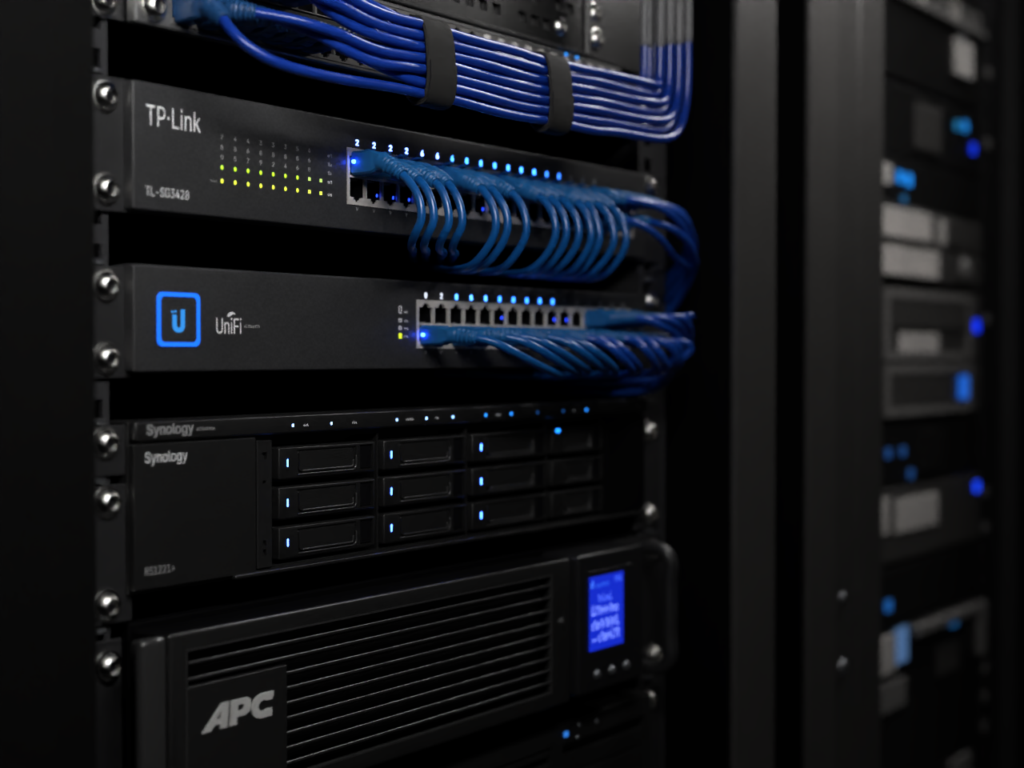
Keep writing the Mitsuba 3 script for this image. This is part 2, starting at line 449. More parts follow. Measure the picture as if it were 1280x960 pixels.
# ---------------------------------------------------------------- lower switch
sw2 = thing('network_switch', 'black rack switch with a glowing blue square emblem at its left end', 'network switch')
PX2, PW2, N2 = 198.2, 13.75, 16
ZH2, ZL2, PH2 = 22.6, 10.3, 12.3
cage2 = (PX2 - .2, PX2 + PW2 * N2 + .2, 4.1, 28.8)
add(sw2, 'faceplate', faceplate(0, 441, -8.2, 40.0, 0, 15, [cage2], 1.3), 'panel_black', 50)
add(sw2, 'chassis', cbox(6, 435, 15, 330, -7, 38.8, .6), 'inside_black')
ear(sw2, -24, 4, -10.5, 38.6)
ear(sw2, 437, 470, -10.5, 40)
screw(sw2, -10.3, 29.8, turn=3)
screw(sw2, -10.3, -2.0, turn=12)
screw(sw2, 455.3, 36.4, turn=33)
add(sw2, 'cage_trim', plate(frame_poly(cage2[0] - .9, cage2[1] + .9, cage2[2] - .9, cage2[3] + .9, 1.0), -.6, .6), 'cage_metal')
port_block(sw2, PX2, N2, PW2, ZL2, ZH2, PH2, lit=((0, 5), (0, 9), (0, 10)))
em = add(sw2, 'emblem', plate(rounded(13.9, 38.4, 4.1, 27.5, 2.6), -.25, 0), 'panel_black', label='square emblem with a bright blue glowing outline')
add(em, 'glowing_outline', plate(rounded(13.4, 38.9, 3.6, 28.0, 3.0).difference(rounded(15.3, 37.0, 5.5, 26.1, 2.2)), -.7, 0), 'lens', emit=(.006, .22, 1.5), weight=.3)
ub = rounded(22.4, 29.6, 9.9, 20.5, 3.3).difference(rounded(24.7, 27.3, 12.1, 26, 1.25)).difference(sbox(20, 18.0, 32, 24)).union(sbox(27.3, 17, 29.6, 20.4)).union(sbox(22.4, 15.6, 24.7, 17.8)).union(sbox(21.6, 18.7, 22.7, 19.7)).union(sbox(23.4, 18.9, 24.6, 19.9))
add(em, 'letter', plate(ub, -.65, -.2), 'lens', emit=(.03, .30, .85), weight=.1, label='pale blue lit letter U')
add(sw2, 'maker_lettering', join(letters('UniFi', 49.5, 65.6, 9.6, 17.2, 0), plate(Point(59.6, 16.6).buffer(3.4).difference(Point(60.6, 15.4).buffer(3.4)).intersection(sbox(55, 17.6, 61.5, 21)), -.15, 0)), 'print_grey',
    label='pale grey maker name')
add(sw2, 'small_print', scribble(67.6, 77.5, 12.6, 14.3, 0, 5, pitch=1.15), 'print_dim')
for z, e in ((23.0, 0), (18.2, 0), (14.2, 0), (9.9, 1)):
    if e:
        add(sw2, 'yellow_light', cbox(182.0, 184.8, -.4, .2, 8.4, 11.4, .3), 'lens', emit=(.8, .95, .02), label='square lit yellow status light')
    else:
        add(sw2, 'symbol_print', plate(frame_poly(182.0, 184.6, z - 1.0, z + (1.0 if z < 20 else 3.0), .6), -.15, 0), 'print_grey')
    add(sw2, 'symbol_print', scribble(186.8, 190.4, z - .8, z + .5, 0, int(z), pitch=1.2), 'print_grey')
for i in range(16):
    x = PX2 + PW2 * (i + .5)
    if i < 2:
        add(sw2, 'port_light', letters('02'[i], x - 1.0, x + 1.0, 30.6, 33.9, 0, .45, True), 'lens', emit=(1.0, 1.08, 1.3), label='white lit port number')
    elif i < 10:
        add(sw2, 'port_light', letters('8', x - 1.1, x + 1.1, 30.6, 33.8, 0, .45, True), 'lens', emit=(.35, 1.5, 7.0) if i < 5 else (.2, 1.3, 8.0), label='glowing blue port number' if i == 2 else None)
    else:
        add(sw2, 'port_number', letters('8', x - .9, x + .9, 30.8, 33.6, 0), 'print_dim')
    if i < 4:
        add(sw2, 'lower_port_mark', letters('v', x - .8, x + .8, 0.4, 2.0, 0), 'print_dim')

# ---------------------------------------------------------------- storage unit
st = thing('storage_server', 'black storage server with a blank left door and four columns of drive trays', 'storage server')
body = cbox(0, 441, 4, 20, -107.2, -29.6, .8)
body = body - bx(88.5, 168.5, 0, 17, -103, -41.5) - bx(169.8, 246.5, 0, 17, -103, -41.5) - bx(247.8, 327.5, 0, 17, -103, -41.5) - bx(328.8, 392, 0, 17, -103, -41.5)
add(st, 'front_frame', body, 'bezel_black', 50)
add(st, 'chassis', cbox(6, 435, 20, 420, -106, -31, .6), 'inside_black')
add(st, 'top_strip', cbox(0, 441, -1.2, 4, -38.9, -29.6, 1.3), 'unit_black', 50)
add(st, 'door', cbox(0, 75.4, 0, 4, -105.0, -39.7, .7), 'unit_black', 50)
side = cbox(77.2, 87.4, 1.2, 4, -103.5, -41.5, .4) - bx(80.6, 83.6, 0, 3, -50.6, -47.4) - bx(80.8, 83.2, 0, 3, -62.4, -61.0) - bx(80.8, 83.2, 0, 3, -92.6, -90.0) - bx(80.8, 83.2, 0, 3, -97.2, -94.4)
add(st, 'side_column', side, 'bezel_black')
add(st, 'bottom_lip', cbox(60, 441, -1.5, 4, -106.6, -104.2, .6), 'bezel_black', 50)
add(st, 'end_cap', cbox(393, 440.5, 0.5, 4, -103.8, -40, .7), 'inside_black')
ear(st, -24, 4, -53.4, -31.2)
ear(st, -24, 4, -118.6, -57.2)
ear(st, 437, 470, -118.6, -31.0)
for x, z in ((-10.9, -38.9), (-10.0, -64.9), (-10.6, -110.2), (455.3, -52.4), (455.6, -108.4)):
    screw(st, x, z, turn=rnd.uniform(0, 60))
add(st, 'maker_lettering', letters('Synology', 6.2, 34.0, -37.2, -31.0, -1.2, bold=True), 'print_dim', label='dim grey maker name on the top strip')
add(st, 'maker_lettering', letters('Synology', 6.2, 31.2, -49.8, -43.4, 0), 'print_grey', label='pale grey maker name on the blank door')
add(st, 'type_lettering', letters('RS1221+', 6.0, 23.3, -98.3, -94.6, 0), 'print_dim', label='small dim grey type number')
add(st, 'small_print', scribble(36, 47, -34.9, -33.2, -1.2, 8), 'print_dim')
TIP = plyd(cbox(-.8, .8, -.35, .3, -.8, .8, .35), 'lens', emit=(1.0, 2.0, 4.5))
TIPB = plyd(cbox(-1.1, 1.1, -.35, .3, -.9, .9, .4), 'lens', emit=(.04, .55, 2.0))
TIPD = plyd(cbox(-1.0, 1.0, -.35, .3, -.8, .8, .35), 'lens', emit=(.01, .08, .3))
for x, k in ((99.4, 0), (127.4, 0), (179.1, 0), (204.3, 0), (227.9, 0), (258.7, 1), (284, 1), (311.3, 2), (339.1, 2), (365.5, 1)):
    add(st, 'status_light', (TIP, TIPB, TIPD)[k], at=(x, -1.2, -34.9), label='tiny blue-white status light' if x < 100 else None)
for x, w in ((109, 4), (145, 3.5), (190, 6.5), (213.5, 3.5), (271, 4.5), (351, 5)):
    add(st, 'small_print', scribble(x - w / 2, x + w / 2, -35.6, -34.2, -1.2, int(x)), 'print_grey')


def tray_parts(w):
    """Tray front 16.2 mm tall and w wide, centred in height on 0, left edge on x = 0."""
    b = cbox(0, w, 1.0, 15, -8.1, 8.1, .95)
    b = b - bx(w - 12.5, w - 2.2, 0, 4.5, -6.2, 6.6) - bx(12.6, w - 15.5, 0, 2.0, -6.1, 6.3)
    g = rounded(14.2, w - 18.5, -4.3, 5.6, 1.4)
    handle = plate(g, .75, 2.6)
    def ridge(x0, z0, x1, top, rr):
        arc = [(x1 - rr + rr * math.sin(a), z0 + rr - rr * math.cos(a)) for a in np.linspace(0, math.pi / 2, 8)]
        p2 = [(x, z0) for x in np.linspace(x0, x1 - rr - 1, 10)] + arc + [(x1, z) for z in np.linspace(z0 + rr + 1, top, 4)]
        return sweep(np.array([(x, .75, z) for x, z in p2]), .6, 8)
    rim = join(ridge(13.4, -5.9, w - 15.8, 1.5, 3.0), ridge(16.5, -4.2, w - 18.2, -0.8, 1.2))
    latch = cbox(w - 12.3, w - 2.4, 2.2, 4.4, -6.0, 6.4, .5)
    return b, handle, rim, latch


LED = plyd(cbox(-.55, .55, -.55, .3, -2.0, 2.0, .35), 'lens', emit=(.7, 2.2, 20.0))
LEDW = plyd(cbox(-2.0, 2.0, -.5, .3, -1.1, 1.1, .5), 'lens', emit=(.05, .9, 4.0))
tray_cache = {}
for col, (x0, x1) in enumerate(((91.8, 164.3), (171.0, 243.6), (249.2, 325.0), (330.4, 389.2))):
    w = round(x1 - x0, 1)
    if w not in tray_cache:
        b, h, r, l = tray_parts(w)
        tray_cache[w] = plyd(b, 'unit_black', 50), plyd(h, 'bezel_black', 30), plyd(r, 'edge_black', True), plyd(l, 'socket_black')
    B, Hn, R, L = tray_cache[w]
    for z in (-53.6, -73.2, -92.8):
        tr = add(st, 'drive_tray', B, at=(x0, 0, z))
        add(tr, 'grip', Hn, at=(x0, 0, z))
        add(tr, 'grip_rim', R, at=(x0, 0, z))
        add(tr, 'latch', L, at=(x0, 0, z))
        if col < 3:
            add(tr, 'light', LED, at=(x0 + (6.0 if col < 2 else 8.0), 1.0, z + .2), label='upright blue drive light' if (col, z) == (0, -53.6) else None)
        elif z == -53.6:
            add(tr, 'light', LEDW, at=(x0 + 6.0, 1.0, z + 6.6), label='wide blue drive light')

# ---------------------------------------------------------------- battery unit
UY = -22.0
up = thing('battery_backup', 'black battery backup unit with horizontal louvres and a lit blue screen', 'battery backup')
bz = cbox(0.7, 316, UY, UY + 5, -208.5, -121.8, 1.6) - bx(9.6, 296, UY - 3, UY + 9, -199.6, -129.6) - bx(302.8, 308.5, UY - 2, UY + .5, -165, -152) - bx(304, 306.8, UY - 2, UY + .5, -141, -138)
add(up, 'bezel', bz, 'bezel_black', 50)
add(up, 'rear_shade_shell', cbox(2.0, 316, UY + 5, 5, -207.5, -122.6, .8) - bx(9.6, 296, UY, UY + 9, -199.6, -129.6), 'inside_black')  # near-black shell added so the top of the unit looks shaded
add(up, 'grille_back', bx(9.6, 296, UY + 8.2, UY + 9.4, -199.6, -129.6), 'socket_black')
add(up, 'chassis', cbox(4, 436, 8.6, 480, -213, -120.5, .8), 'inside_black')
add(up, 'grille_frame', plate(frame_poly(9.4, 296.2, -199.8, -129.4, .9), UY - .4, UY + 2), 'edge_black', 50)
for i, z in enumerate((-135.4, -142.5, -150.0, -157.1, -164.2, -171.3, -178.4, -185.5, -192.6)):
    x0 = 12.0 if i < 2 else 73.4
    prof = Polygon([(UY + .8, z), (UY + 1.4, z + .25), (UY + 8, z - 2.0), (UY + 8, z - 4.2), (UY + 1.6, z - 1.7), (UY + .8, z - 1.3)])
    m = trimesh.creation.extrude_polygon(prof, 295.4 - x0)
    v = np.asarray(m.vertices)
    m = trimesh.Trimesh(np.stack([x0 + v[:, 2], v[:, 0], v[:, 1]], 1), m.faces, process=False)
    if m.volume < 0:
        m.invert()
    lv = add(up, 'louvre', m, 'bezel_black')
    add(lv, 'lip', sweep(np.array([(x, UY + .9, z - .3) for x in np.linspace(x0, 295.4, 12)]), .62, 10), 'edge_black', True)
lp = add(up, 'badge', cbox(9.8, 73.2, UY - .3, UY + 7, -199.4, -146.2, .6), 'bezel_black', 50)
# raised slanted letters
A = Polygon([(0, 0), (.92, 1), (1.32, 1), (1.32, 0), (.95, 0), (.95, .2), (.62, .2), (.42, 0)]).difference(Polygon([(.95, .4), (.95, .74), (.68, .4)]))
Pp = Polygon([(1.46, 0), (1.46, 1), (2.32, 1), (2.52, .9), (2.58, .68), (2.5, .42), (2.28, .3), (1.84, .3), (1.84, 0)]).difference(Polygon([(1.84, .54), (1.84, .77), (2.14, .77), (2.2, .66), (2.14, .54)]))
Cc = affinity.scale(Point(0, 0).buffer(1, quad_segs=10), .62, .5).difference(affinity.scale(Point(.06, 0).buffer(1, quad_segs=10), .28, .22)).difference(sbox(.16, -.17, 1, .17))
Cc = affinity.translate(Cc.union(sbox(.05, .27, .60, .5)).union(sbox(.05, -.5, .60, -.27)).difference(sbox(.6, -1, 2, 1)), 3.24, .5)
apc = affinity.affine_transform(union_all([A, Pp, Cc]), [11.35, 1.3, 0, 11.4, 18.4, -168.0])
add(lp, 'lettering', plate(apc, UY - 1.0, UY - .25), 'logo_grey', label='raised slanted grey maker letters')
# handles
def handle(xa, xb, za, zb, proud, ra):
    cxm = (xa + xb) / 2
    pts = [(cxm, 8, za), (cxm, -6, za), (cxm, UY - proud + 8, za), (cxm, UY - proud, za - 7), (cxm, UY - proud, za - 20), (cxm, UY - proud, (za + zb) / 2), (cxm, UY - proud, zb + 20), (cxm, UY - proud, zb + 7), (cxm, UY - proud + 8, zb), (cxm, -6, zb), (cxm, 8, zb)]
    return sweep(spline(pts, 60), ra, 20, 3.2, squash=np.full(60, (xb - xa) / 2 / ra))


add(up, 'left_handle', cbox(-17.2, -2.4, UY - 3, UY + 4.5, -214, -121.5, 2.6), 'edge_black', 50)
add(up, 'handle_shoulder', cbox(-15, 1.5, UY + 2.5, UY + 9, -131.0, -122.4, 1.6), 'bezel_black', 50)
add(up, 'handle_shoulder', cbox(-15, 1.5, UY + 2.5, UY + 9, -213.0, -205, 1.6), 'bezel_black', 50)
add(up, 'right_handle', handle(425, 435, -128, -207, 3, 4.2), 'ear_black', True)
ear(up, -24, -2, -214, -125.4)
ear(up, 405, 472, -214, -122.5)
screw(up, -10.0, -137.0, turn=21)
for x, z in ((463, -134), (463, -206)):
    screw(up, x, z, turn=rnd.uniform(0, 60))
pan = add(up, 'display_panel', join(cbox(319.5, 396, UY - 4, 4, -206.5, -120.5, 2.8), cbox(330.0, 380.5, UY - 4.8, UY - 3, -186.0, -131.5, .8)), 'lcd_frame', 50)
SY = UY - 4.8
SX0, SX1, SZ0, SZ1 = 329.6, 368.0, -179.8, -134.8
add(pan, 'screen', bx(SX0, SX1, SY - .3, SY + .2, SZ0, SZ1), 'lens', emit=(.004, .022, .60), weight=1.0, label='lit blue screen')
def screen_text(x0, x1, z0, z1, seed, e, pitch):
    add(pan, 'screen_text', scribble(x0, x1, z0, z1, SY - .3, seed, .1, pitch), 'lens', emit=e, weight=.05, label='pale blue lit lettering on the screen' if seed == 11 else None)
LT = (.28, .42, 1.6)
screen_text(330.8, 333.8, -141.5, -136.4, 11, (.1, .35, 1.5), 1.6)
screen_text(336, 352, -141.6, -138.8, 12, (.03, .14, 1.0), 1.6)
screen_text(357.5, 366.5, -140.4, -136.6, 13, (.06, .16, 1.2), 1.8)
screen_text(338.6, 355.6, -150.8, -145.6, 14, (.1, .2, 1.3), 2.8)
screen_text(331.5, 361, -158.4, -152.2, 15, LT, 2.6)
screen_text(331.8, 361, -167.2, -160.6, 16, LT, 2.6)
screen_text(332.4, 336, -174.6, -171.6, 17, LT, 2.6)
screen_text(339.5, 361, -175.0, -168.4, 18, LT, 3.0)
BTN = plyd(lathe([(0, -2.6), (1.8, -2.4), (2.8, -1.4), (3.1, -.2), (3.4, .4), (0, .4)], 20), 'button_metal', 40)
for x in (338.5, 355.5, 372.5):
    add(pan, 'button', BTN, at=(x, UY - 4, -195.0), label='small shiny round button' if x < 340 else None)
add(up, 'small_print', scribble(302.5, 308, -158.6, -156.4, UY + .3, 21), 'print_dim')

# ---------------------------------------------------------------- server at the bottom
bs = thing('rack_server', 'black rack server with one small blue light, under the battery backup', 'server')
bb = cbox(0, 441, -5, 20, -316, -226.6, 1.2) - bx(14, 322, -8, 6, -300, -239) - bx(333, 432, -8, 3, -300, -240)
add(bs, 'front_frame', bb, 'bezel_black', 50)
add(bs, 'chassis', cbox(4, 436, 20, 480, -315, -228, .8), 'inside_black')
for i in range(6):
    z = -240 - i * 9.6
    add(bs, 'grille_bar', cbox(14, 322, -3.4, 5.5, z - 5.2, z, .8), 'bezel_black', 50)
for i in range(4):
    z = -249 - i * 13
    add(bs, 'drive_cover', cbox(334, 431, -3.0, 2.8, z - 11, z + 1, .7), 'unit_black', 50)
add(bs, 'status_light', cbox(334.2, 338.2, -6.2, -4.6, -235.6, -232.4, .5), 'lens', emit=(.03, .22, .8), label='small blue status light')
for x, z in ((352, -228.8), (350, -236.2), (372, -230.5)):
    add(bs, 'rivet', lathe([(0, -1.2), (1.2, -.9), (1.6, 0), (0, .3)], 14), 'zinc', 40, at=(x, -5, z - 2.5))
ear(bs, -24, 4, -316, -228)
ear(bs, 437, 472, -316, -226)
screw(bs, -10, -245)
screw(bs, 456, -236.3, turn=14)
screw(bs, 456, -300, turn=14)

# ---------------------------------------------------------------- patch panel and the unit above it
pp = thing('patch_bay', 'grey metal patch panel at the top, behind the strapped cable bundle', 'patch panel')
PPX, PPW, PPN = 20.5, 13.6, 28
holes = [(PPX - .3, PPX + PPW * PPN + .3, 147.6, 183.4)]
add(pp, 'faceplate', faceplate(0, 405, 145.6, 185.4, -2.5, 4, holes, .8), 'patch_metal')
add(pp, 'chassis', cbox(4, 402, 16, 90, 148, 183, .6), 'inside_black')
fr, so, pi = port_meshes(PPW, 14.2)
FRD, FRL, SO = plyd(fr, 'patch_cage'), plyd(fr, 'cage_metal'), plyd(so, 'socket_black')
for row, z in enumerate((155.2, 176.0)):
    for i in range(PPN):
        x = PPX + PPW * (i + .5)
        k = add(pp, 'port', FRD, at=(x, -1.6, z), rot=None if row else FLIP)
        add(k, 'socket', SO, at=(x, -1.6, z), rot=None if row else FLIP)
add(pp, 'middle_strip', cbox(PPX, PPX + PPW * PPN, -2.2, 0, 163.2, 168.2, .4), 'bezel_black')
for i in range(17, PPN):
    a, b = 2.6 + rnd.uniform(-.6, .6), rnd.uniform(-.8, .6)
    add(pp, 'port_tab', cbox(PPX + PPW * (i + .5) - a, PPX + PPW * (i + .5) + a, -3.3, -1.2, 178.2 + b, 182.6, .4), 'label_grey', label='small pale tab above a port' if i == 17 else None)
for i in range(14):
    if i >= 8:
        add(pp, 'label_tab', cbox(PPX + i * 27.2 + 3, PPX + i * 27.2 + 23, -2.9, -2.2, 163.8, 167.6, .2), 'label_grey')
PL = plyd(cbox(-1.4, 1.4, -.6, .4, -.9, .9, .4), 'lens', emit=(.02, .45, 1.6))
for x in (340, 352):
    add(pp, 'port_light', PL, at=(x, -2.5, 184.2), label='small blue port light')
ear(pp, -24, 6, 146.5, 186.0)
ear(pp, 402, 470, 146.5, 186.0)
screw(pp, -10.6, 153.6, turn=9)
screw(pp, 9.8, 153.6, y=-2.5, turn=30)
screw(pp, 456, 160, turn=30)

tu = thing('rack_server', 'black slotted rack unit at the top edge, above the patch panel', 'server')
slots = []
for i in range(16):
    for z in (200, 214, 228):
        if (i * 7 + z) % 5 != 0:
            slots.append(bx(150 + i * 13, 150 + i * 13 + 8, -4, 4, z - 3.2, z + 3.2))
add(tu, 'faceplate', cbox(0, 362, 0, 15, 187.0, 262, .9) - m3.Manifold.batch_boolean(slots, m3.OpType.Add), 'unit_black')
add(tu, 'chassis', cbox(4, 436, 15, 400, 188, 261, .8), 'inside_black')
add(tu, 'trim_strip', cbox(0, 400, -1.6, 0, 187.0, 189.4, .5), 'edge_black')
add(tu, 'end_bracket', cbox(364, 370, -2, 15, 188, 262, .6), 'post_grey_dark')
add(tu, 'end_plate', cbox(370, 437, 2, 15, 187, 262, .6), 'bezel_black')
ear(tu, -24, 4, 187, 262)
ear(tu, 437, 470, 187, 262)
screw(tu, -10.6, 196, turn=9)
for x, z in ((377, 216), (380, 200.5), (456, 205), (338, 201)):
    screw(tu, x, z, y=1.8, turn=30)

# ---------------------------------------------------------------- patch cables
def plug_mesh(pw, ph, tilt=0.0):
    def ring(y, a, b, c, dz):
        return [(x, y, z + dz) for x, z in ((a - c, b), (a, b - c), (a, -b + c), (a - c, -b), (-a + c, -b), (-a, -b + c), (-a, b - c), (-a + c, b))]
    a, b = pw / 2 - .9, ph / 2 - 1.4
    front = m3.Manifold.hull_points(np.array(ring(7, a - .5, b - 1.2, .4, -.9) + ring(-1.2, a - .5, b - 1.2, .4, -.9), float))
    hood = m3.Manifold.hull_points(np.array(ring(-.9, a - .8, b + .8, 1.0, -.1) + ring(-12.5, a - 1.1, b + .5, 1.0, -.1 - tilt * 12) + ring(-14.6, a - 1.8, b - .3, 1.0, -tilt * 14.5), float))
    collar = m3.Manifold.hull_points(np.array(ring(-13.4, a - 1.7, b - .4, 1.0, -tilt * 13.4) + ring(-19.0, a - 2.3, b - 1.3, 1.1, -tilt * 19), float))
    return front + hood + collar


def latch_mesh(pw, ph):
    a = ph / 2
    prof = Polygon([(1.0, a - 2.2), (-9.0, a + .1), (-10.2, a - .2), (-10.2, a - 1.0), (1.0, a - 2.9)])
    m = trimesh.creation.extrude_polygon(prof, 4.6)
    v = np.asarray(m.vertices)
    m = trimesh.Trimesh(np.stack([v[:, 2] - 2.3, v[:, 0], v[:, 1]], 1), m.faces, process=False)
    if m.volume < 0:
        m.invert()
    return m


PLUGS, CABLES = {}, []
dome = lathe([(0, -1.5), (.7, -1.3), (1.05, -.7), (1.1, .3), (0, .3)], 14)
PLUG_REFLECTION = plyd(trimesh.Trimesh(np.asarray(dome.vertices)[:, [1, 0, 2]], dome.faces[:, ::-1], process=False), 'lens', emit=(.5, 2.0, 25.0), weight=.15)  # glowing dome stands in for the port light reflected on the plug


def patch_cable(label, x, z, path, r, pw, ph, y=0.0, cord='cord_teal', plug='plug_teal', latch_up=True, group=None, light=False, boot_len=15.0, name='patch_cable', sleeve=None, tilt=0.0):
    """Plug in the port at (x, y, z); path continues from the back of the plug. Built by build_cables()."""
    c = spline([(x, y - 17.0, z - (1 if latch_up else -1) * tilt * 17.0)] + list(path), 400)
    s = np.concatenate([[0], np.cumsum(np.linalg.norm(np.diff(c, axis=0), axis=1))])
    n = int(s[-1] / 2.6)
    c = np.stack([np.interp(np.linspace(0, s[-1], n), s, c[:, k]) for k in range(3)], 1)
    CABLES.append(dict(label=label, x=x, y=y, z=z, c=c, r=r, pw=pw, ph=ph, cord=cord, plug=plug, latch_up=latch_up, group=group, light=light, boot_len=boot_len, name=name, sleeve=sleeve, tilt=tilt))


def relax(rounds=160):
    """Pushes cables apart until no two pass through each other; plugs and boots stay where they are."""
    from scipy.spatial import cKDTree
    C = np.vstack([q['c'] for q in CABLES])
    ids = np.concatenate([np.full(len(q['c']), i) for i, q in enumerate(CABLES)])
    k = np.concatenate([np.arange(len(q['c'])) for q in CABLES])
    kk = np.concatenate([np.arange(len(q['c']))[::-1] for q in CABLES])
    rad = np.concatenate([np.where(np.arange(len(q['c'])) < 7, np.linspace(5.2, q['r'] + .9, 7).tolist() + [0] * (len(q['c']) - 7), q['r'] + .3) for q in CABLES])
    free = np.clip((k - 4) / 6.0, 0, 1)
    inner = (k > 0) & (kk > 0)
    C0 = C.copy()
    for it in range(rounds):
        pairs = cKDTree(C).query_pairs(10.6, output_type='ndarray')
        a, b = pairs[:, 0], pairs[:, 1]
        m = ids[a] != ids[b]
        a, b = a[m], b[m]
        d = C[a] - C[b]
        L = np.linalg.norm(d, axis=1)
        need = rad[a] + rad[b] - L
        m = need > 0
        a, b, d, L, need = a[m], b[m], d[m], L[m], need[m]
        push = d / np.maximum(L, 1e-6)[:, None] * (need * .5)[:, None]
        mv, w = np.zeros_like(C), np.zeros(len(C))
        wa = free[a] / np.maximum(free[a] + free[b], 1e-6)
        np.add.at(mv, a, push * (2 * wa)[:, None])
        np.add.at(mv, b, -push * (2 * (1 - wa))[:, None])
        np.add.at(w, a, 1)
        np.add.at(w, b, 1)
        C = C + mv / np.maximum(w, 1)[:, None] * free[:, None]
        # smooth the displacement, keep them inside the straps
        D, lap = C - C0, np.zeros_like(C)
        lap[inner] = (np.roll(D, 1, 0)[inner] + np.roll(D, -1, 0)[inner]) / 2 - D[inner]
        C = C + lap * (.6 if it < rounds - 15 else .2) * free[:, None]
        for (xa, xb, zc, ry, rz) in STRAPS:
            m = (C[:, 0] > xa - 4) & (C[:, 0] < xb + 4) & (C[:, 2] > 110) & (C[:, 1] < -20) & (C[:, 2] < 185)
            C[m, 1] = np.clip(C[m, 1], BY + .3 - ry + 2.7, BY + .3 + ry - 2.7)
            C[m, 2] = np.clip(C[m, 2], zc - rz + 2.7, zc + rz - 2.7)
        # no cable through the switches' own bodies
        m = (C[:, 1] > -2.6) & (k > 8)
        for z0, z1 in ((-8.2, 40.0), (63.6, 120.9), (-120, -29.6)):
            inside = m & (C[:, 2] > z0 - 2.6) & (C[:, 2] < z1 + 2.6) & (C[:, 0] < 438)
            up_ = inside & (C[:, 2] > (z0 + z1) / 2)
            C[up_, 2] = z1 + 2.6
            C[inside & ~up_, 2] = z0 - 2.6
        m = (C[:, 1] > 3.2) & (C[:, 1] < 14) & (k > 8) & (C[:, 0] > 437) & (C[:, 0] < 485)
        C[m, 0] = np.where(C[m, 0] < 450, 433.5, 485)
    at = 0
    for q in CABLES:
        q['c'] = C[at:at + len(q['c'])]
        at += len(q['c'])


def build_cables():
    for q in CABLES:
        t = thing(q['name'], q['label'], 'cable', q['group'])
        pw, ph, plug, r = q['pw'], q['ph'], q['plug'], q['r']
        kk = (pw, ph, plug, q['tilt'])
        if kk not in PLUGS:
            PLUGS[kk] = plyd(plug_mesh(pw, ph, q['tilt']), plug, 30), plyd(latch_mesh(pw, ph), plug)
        rot = None if q['latch_up'] else FLIP
        pos = (q['x'], q['y'], q['z'])
        pk = add(t, 'plug', PLUGS[kk][0], at=pos, rot=rot)
        add(pk, 'latch', PLUGS[kk][1], at=pos, rot=rot)
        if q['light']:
            add(pk, 'light', PLUG_REFLECTION, at=(pos[0] - pw / 2 + .55, pos[1] - 3.4, pos[2] + .3), label='bright blue glow added on the plug side for the reflected port light')
        c = q['c']
        s = np.concatenate([[0], np.cumsum(np.linalg.norm(np.diff(c, axis=0), axis=1))])
        at = lambda ss: np.stack([CubicSpline(s, c[:, k])(ss) for k in range(3)], 1)
        n, bl = 26, q['boot_len']
        u = np.linspace(0, 1, n)
        rad = (1 - u) * (ph * .36) + u * (r + .9)
        rad = rad + np.where((np.arange(n) // 2) % 2 == 0, .3, -.3) * (u > .25) * (u < .97)
        add(t, 'boot', sweep(at(u * bl), rad, 14, 2.7), plug, 40)
        end = s[-1]
        if q['sleeve']:
            cut = s[np.argmax((c[:, 2] > q['sleeve']) & (c[:, 0] > 340))]
            add(t, 'sleeve', sweep(at(np.linspace(cut, end, int((end - cut) / 4))), r + .15, 12), 'sleeve_grey', True, label='grey outer sleeve')
            end = cut + 3
        add(t, 'cord', sweep(at(np.linspace(bl - 3, end, int((end - bl) / 2.6))), r, 12), q['cord'], True)


def j(a):
    return rnd.uniform(-a, a)


BY, BZ = -45.0, 146.3
up_ports = [(1, 0), (2, -2), (3, 0), (4, -4), (6, -2), (7, -6), (8, 0), (10, 0), (11, -2), (12, -5), (13, -1), (14, -3), (15, -5), (16, -2)]
for n, (i, lean) in enumerate(up_ports):
    x = PX1 + PW1 * (i - .5)
    e, s = j(2.5), lean + j(.8)
    near = n < 4
    path = [(x + .3 + .3 * s, -25, ZH1 - (4.0 if n == 0 else 6.2)), (x + .8 + s, -34 - .5 * e, ZH1 - 11.5), (x + 1.0 + s, -40 - e, ZH1 - 21), (x + .5 + s, -41.5 - e, ZH1 - 31)]
    if near:
        path += [(x + .4 + s, -39.5 - e, 63.5), (x + 5 + s, -32 - e, 57.0), (x + 23 + s, -18, 54.8), (x + 50 + s, 4, 55.0), (x + 120 + s, 60, 56.5)]
    else:
        path += [(x + s, -37 - e, 58.0), (x + 1 + s, -27 - .5 * e, 49.5), (x + 9 + s, -9, 46.8), (x + 22 + s, 10, 48), (x + 62 + s, 60, 54)]
    patch_cable(f'{WORDS[n]} drooping blue patch cable from the left in the upper switch', x, ZH1, path, 2.15, PW1, PH1, light=(n == 0), tilt=0.0 if n == 0 else .17)
right1 = [(17, ZH1, [(361, -27, 96), (377, -35, 94.5), (409, -38, 88.5), (450, -28, 74), (483, -8, 56), (496, 25, 20), (500, 60, -30)]),
          (18, ZH1, [(377, -27, 97), (392, -33, 95.5), (420, -36, 90.5), (458, -26, 79), (487, -8, 62), (499, 25, 30), (503, 60, -20)]),
          (19, ZH1, [(390, -24, 97), (404, -30, 96), (430, -31, 92), (462, -22, 83), (489, -6, 68), (500, 25, 40), (504, 60, -10)]),
          (17, ZL1, [(361, -27, 84), (374, -36, 80), (397, -37, 72.5), (432, -28, 63), (470, -16, 54.5), (492, 15, 25), (497, 60, -25)]),
          (19, ZL1, [(389, -26, 84.5), (402, -36, 82), (425, -38, 75), (452, -30, 66), (478, -15, 55), (494, 18, 22), (499, 60, -30)]),
          (20, ZH1, [(404, -22, 97.4), (417, -27, 96.5), (440, -27, 93.5), (467, -18, 86), (491, -2, 72), (501, 25, 46), (505, 60, 0)])]
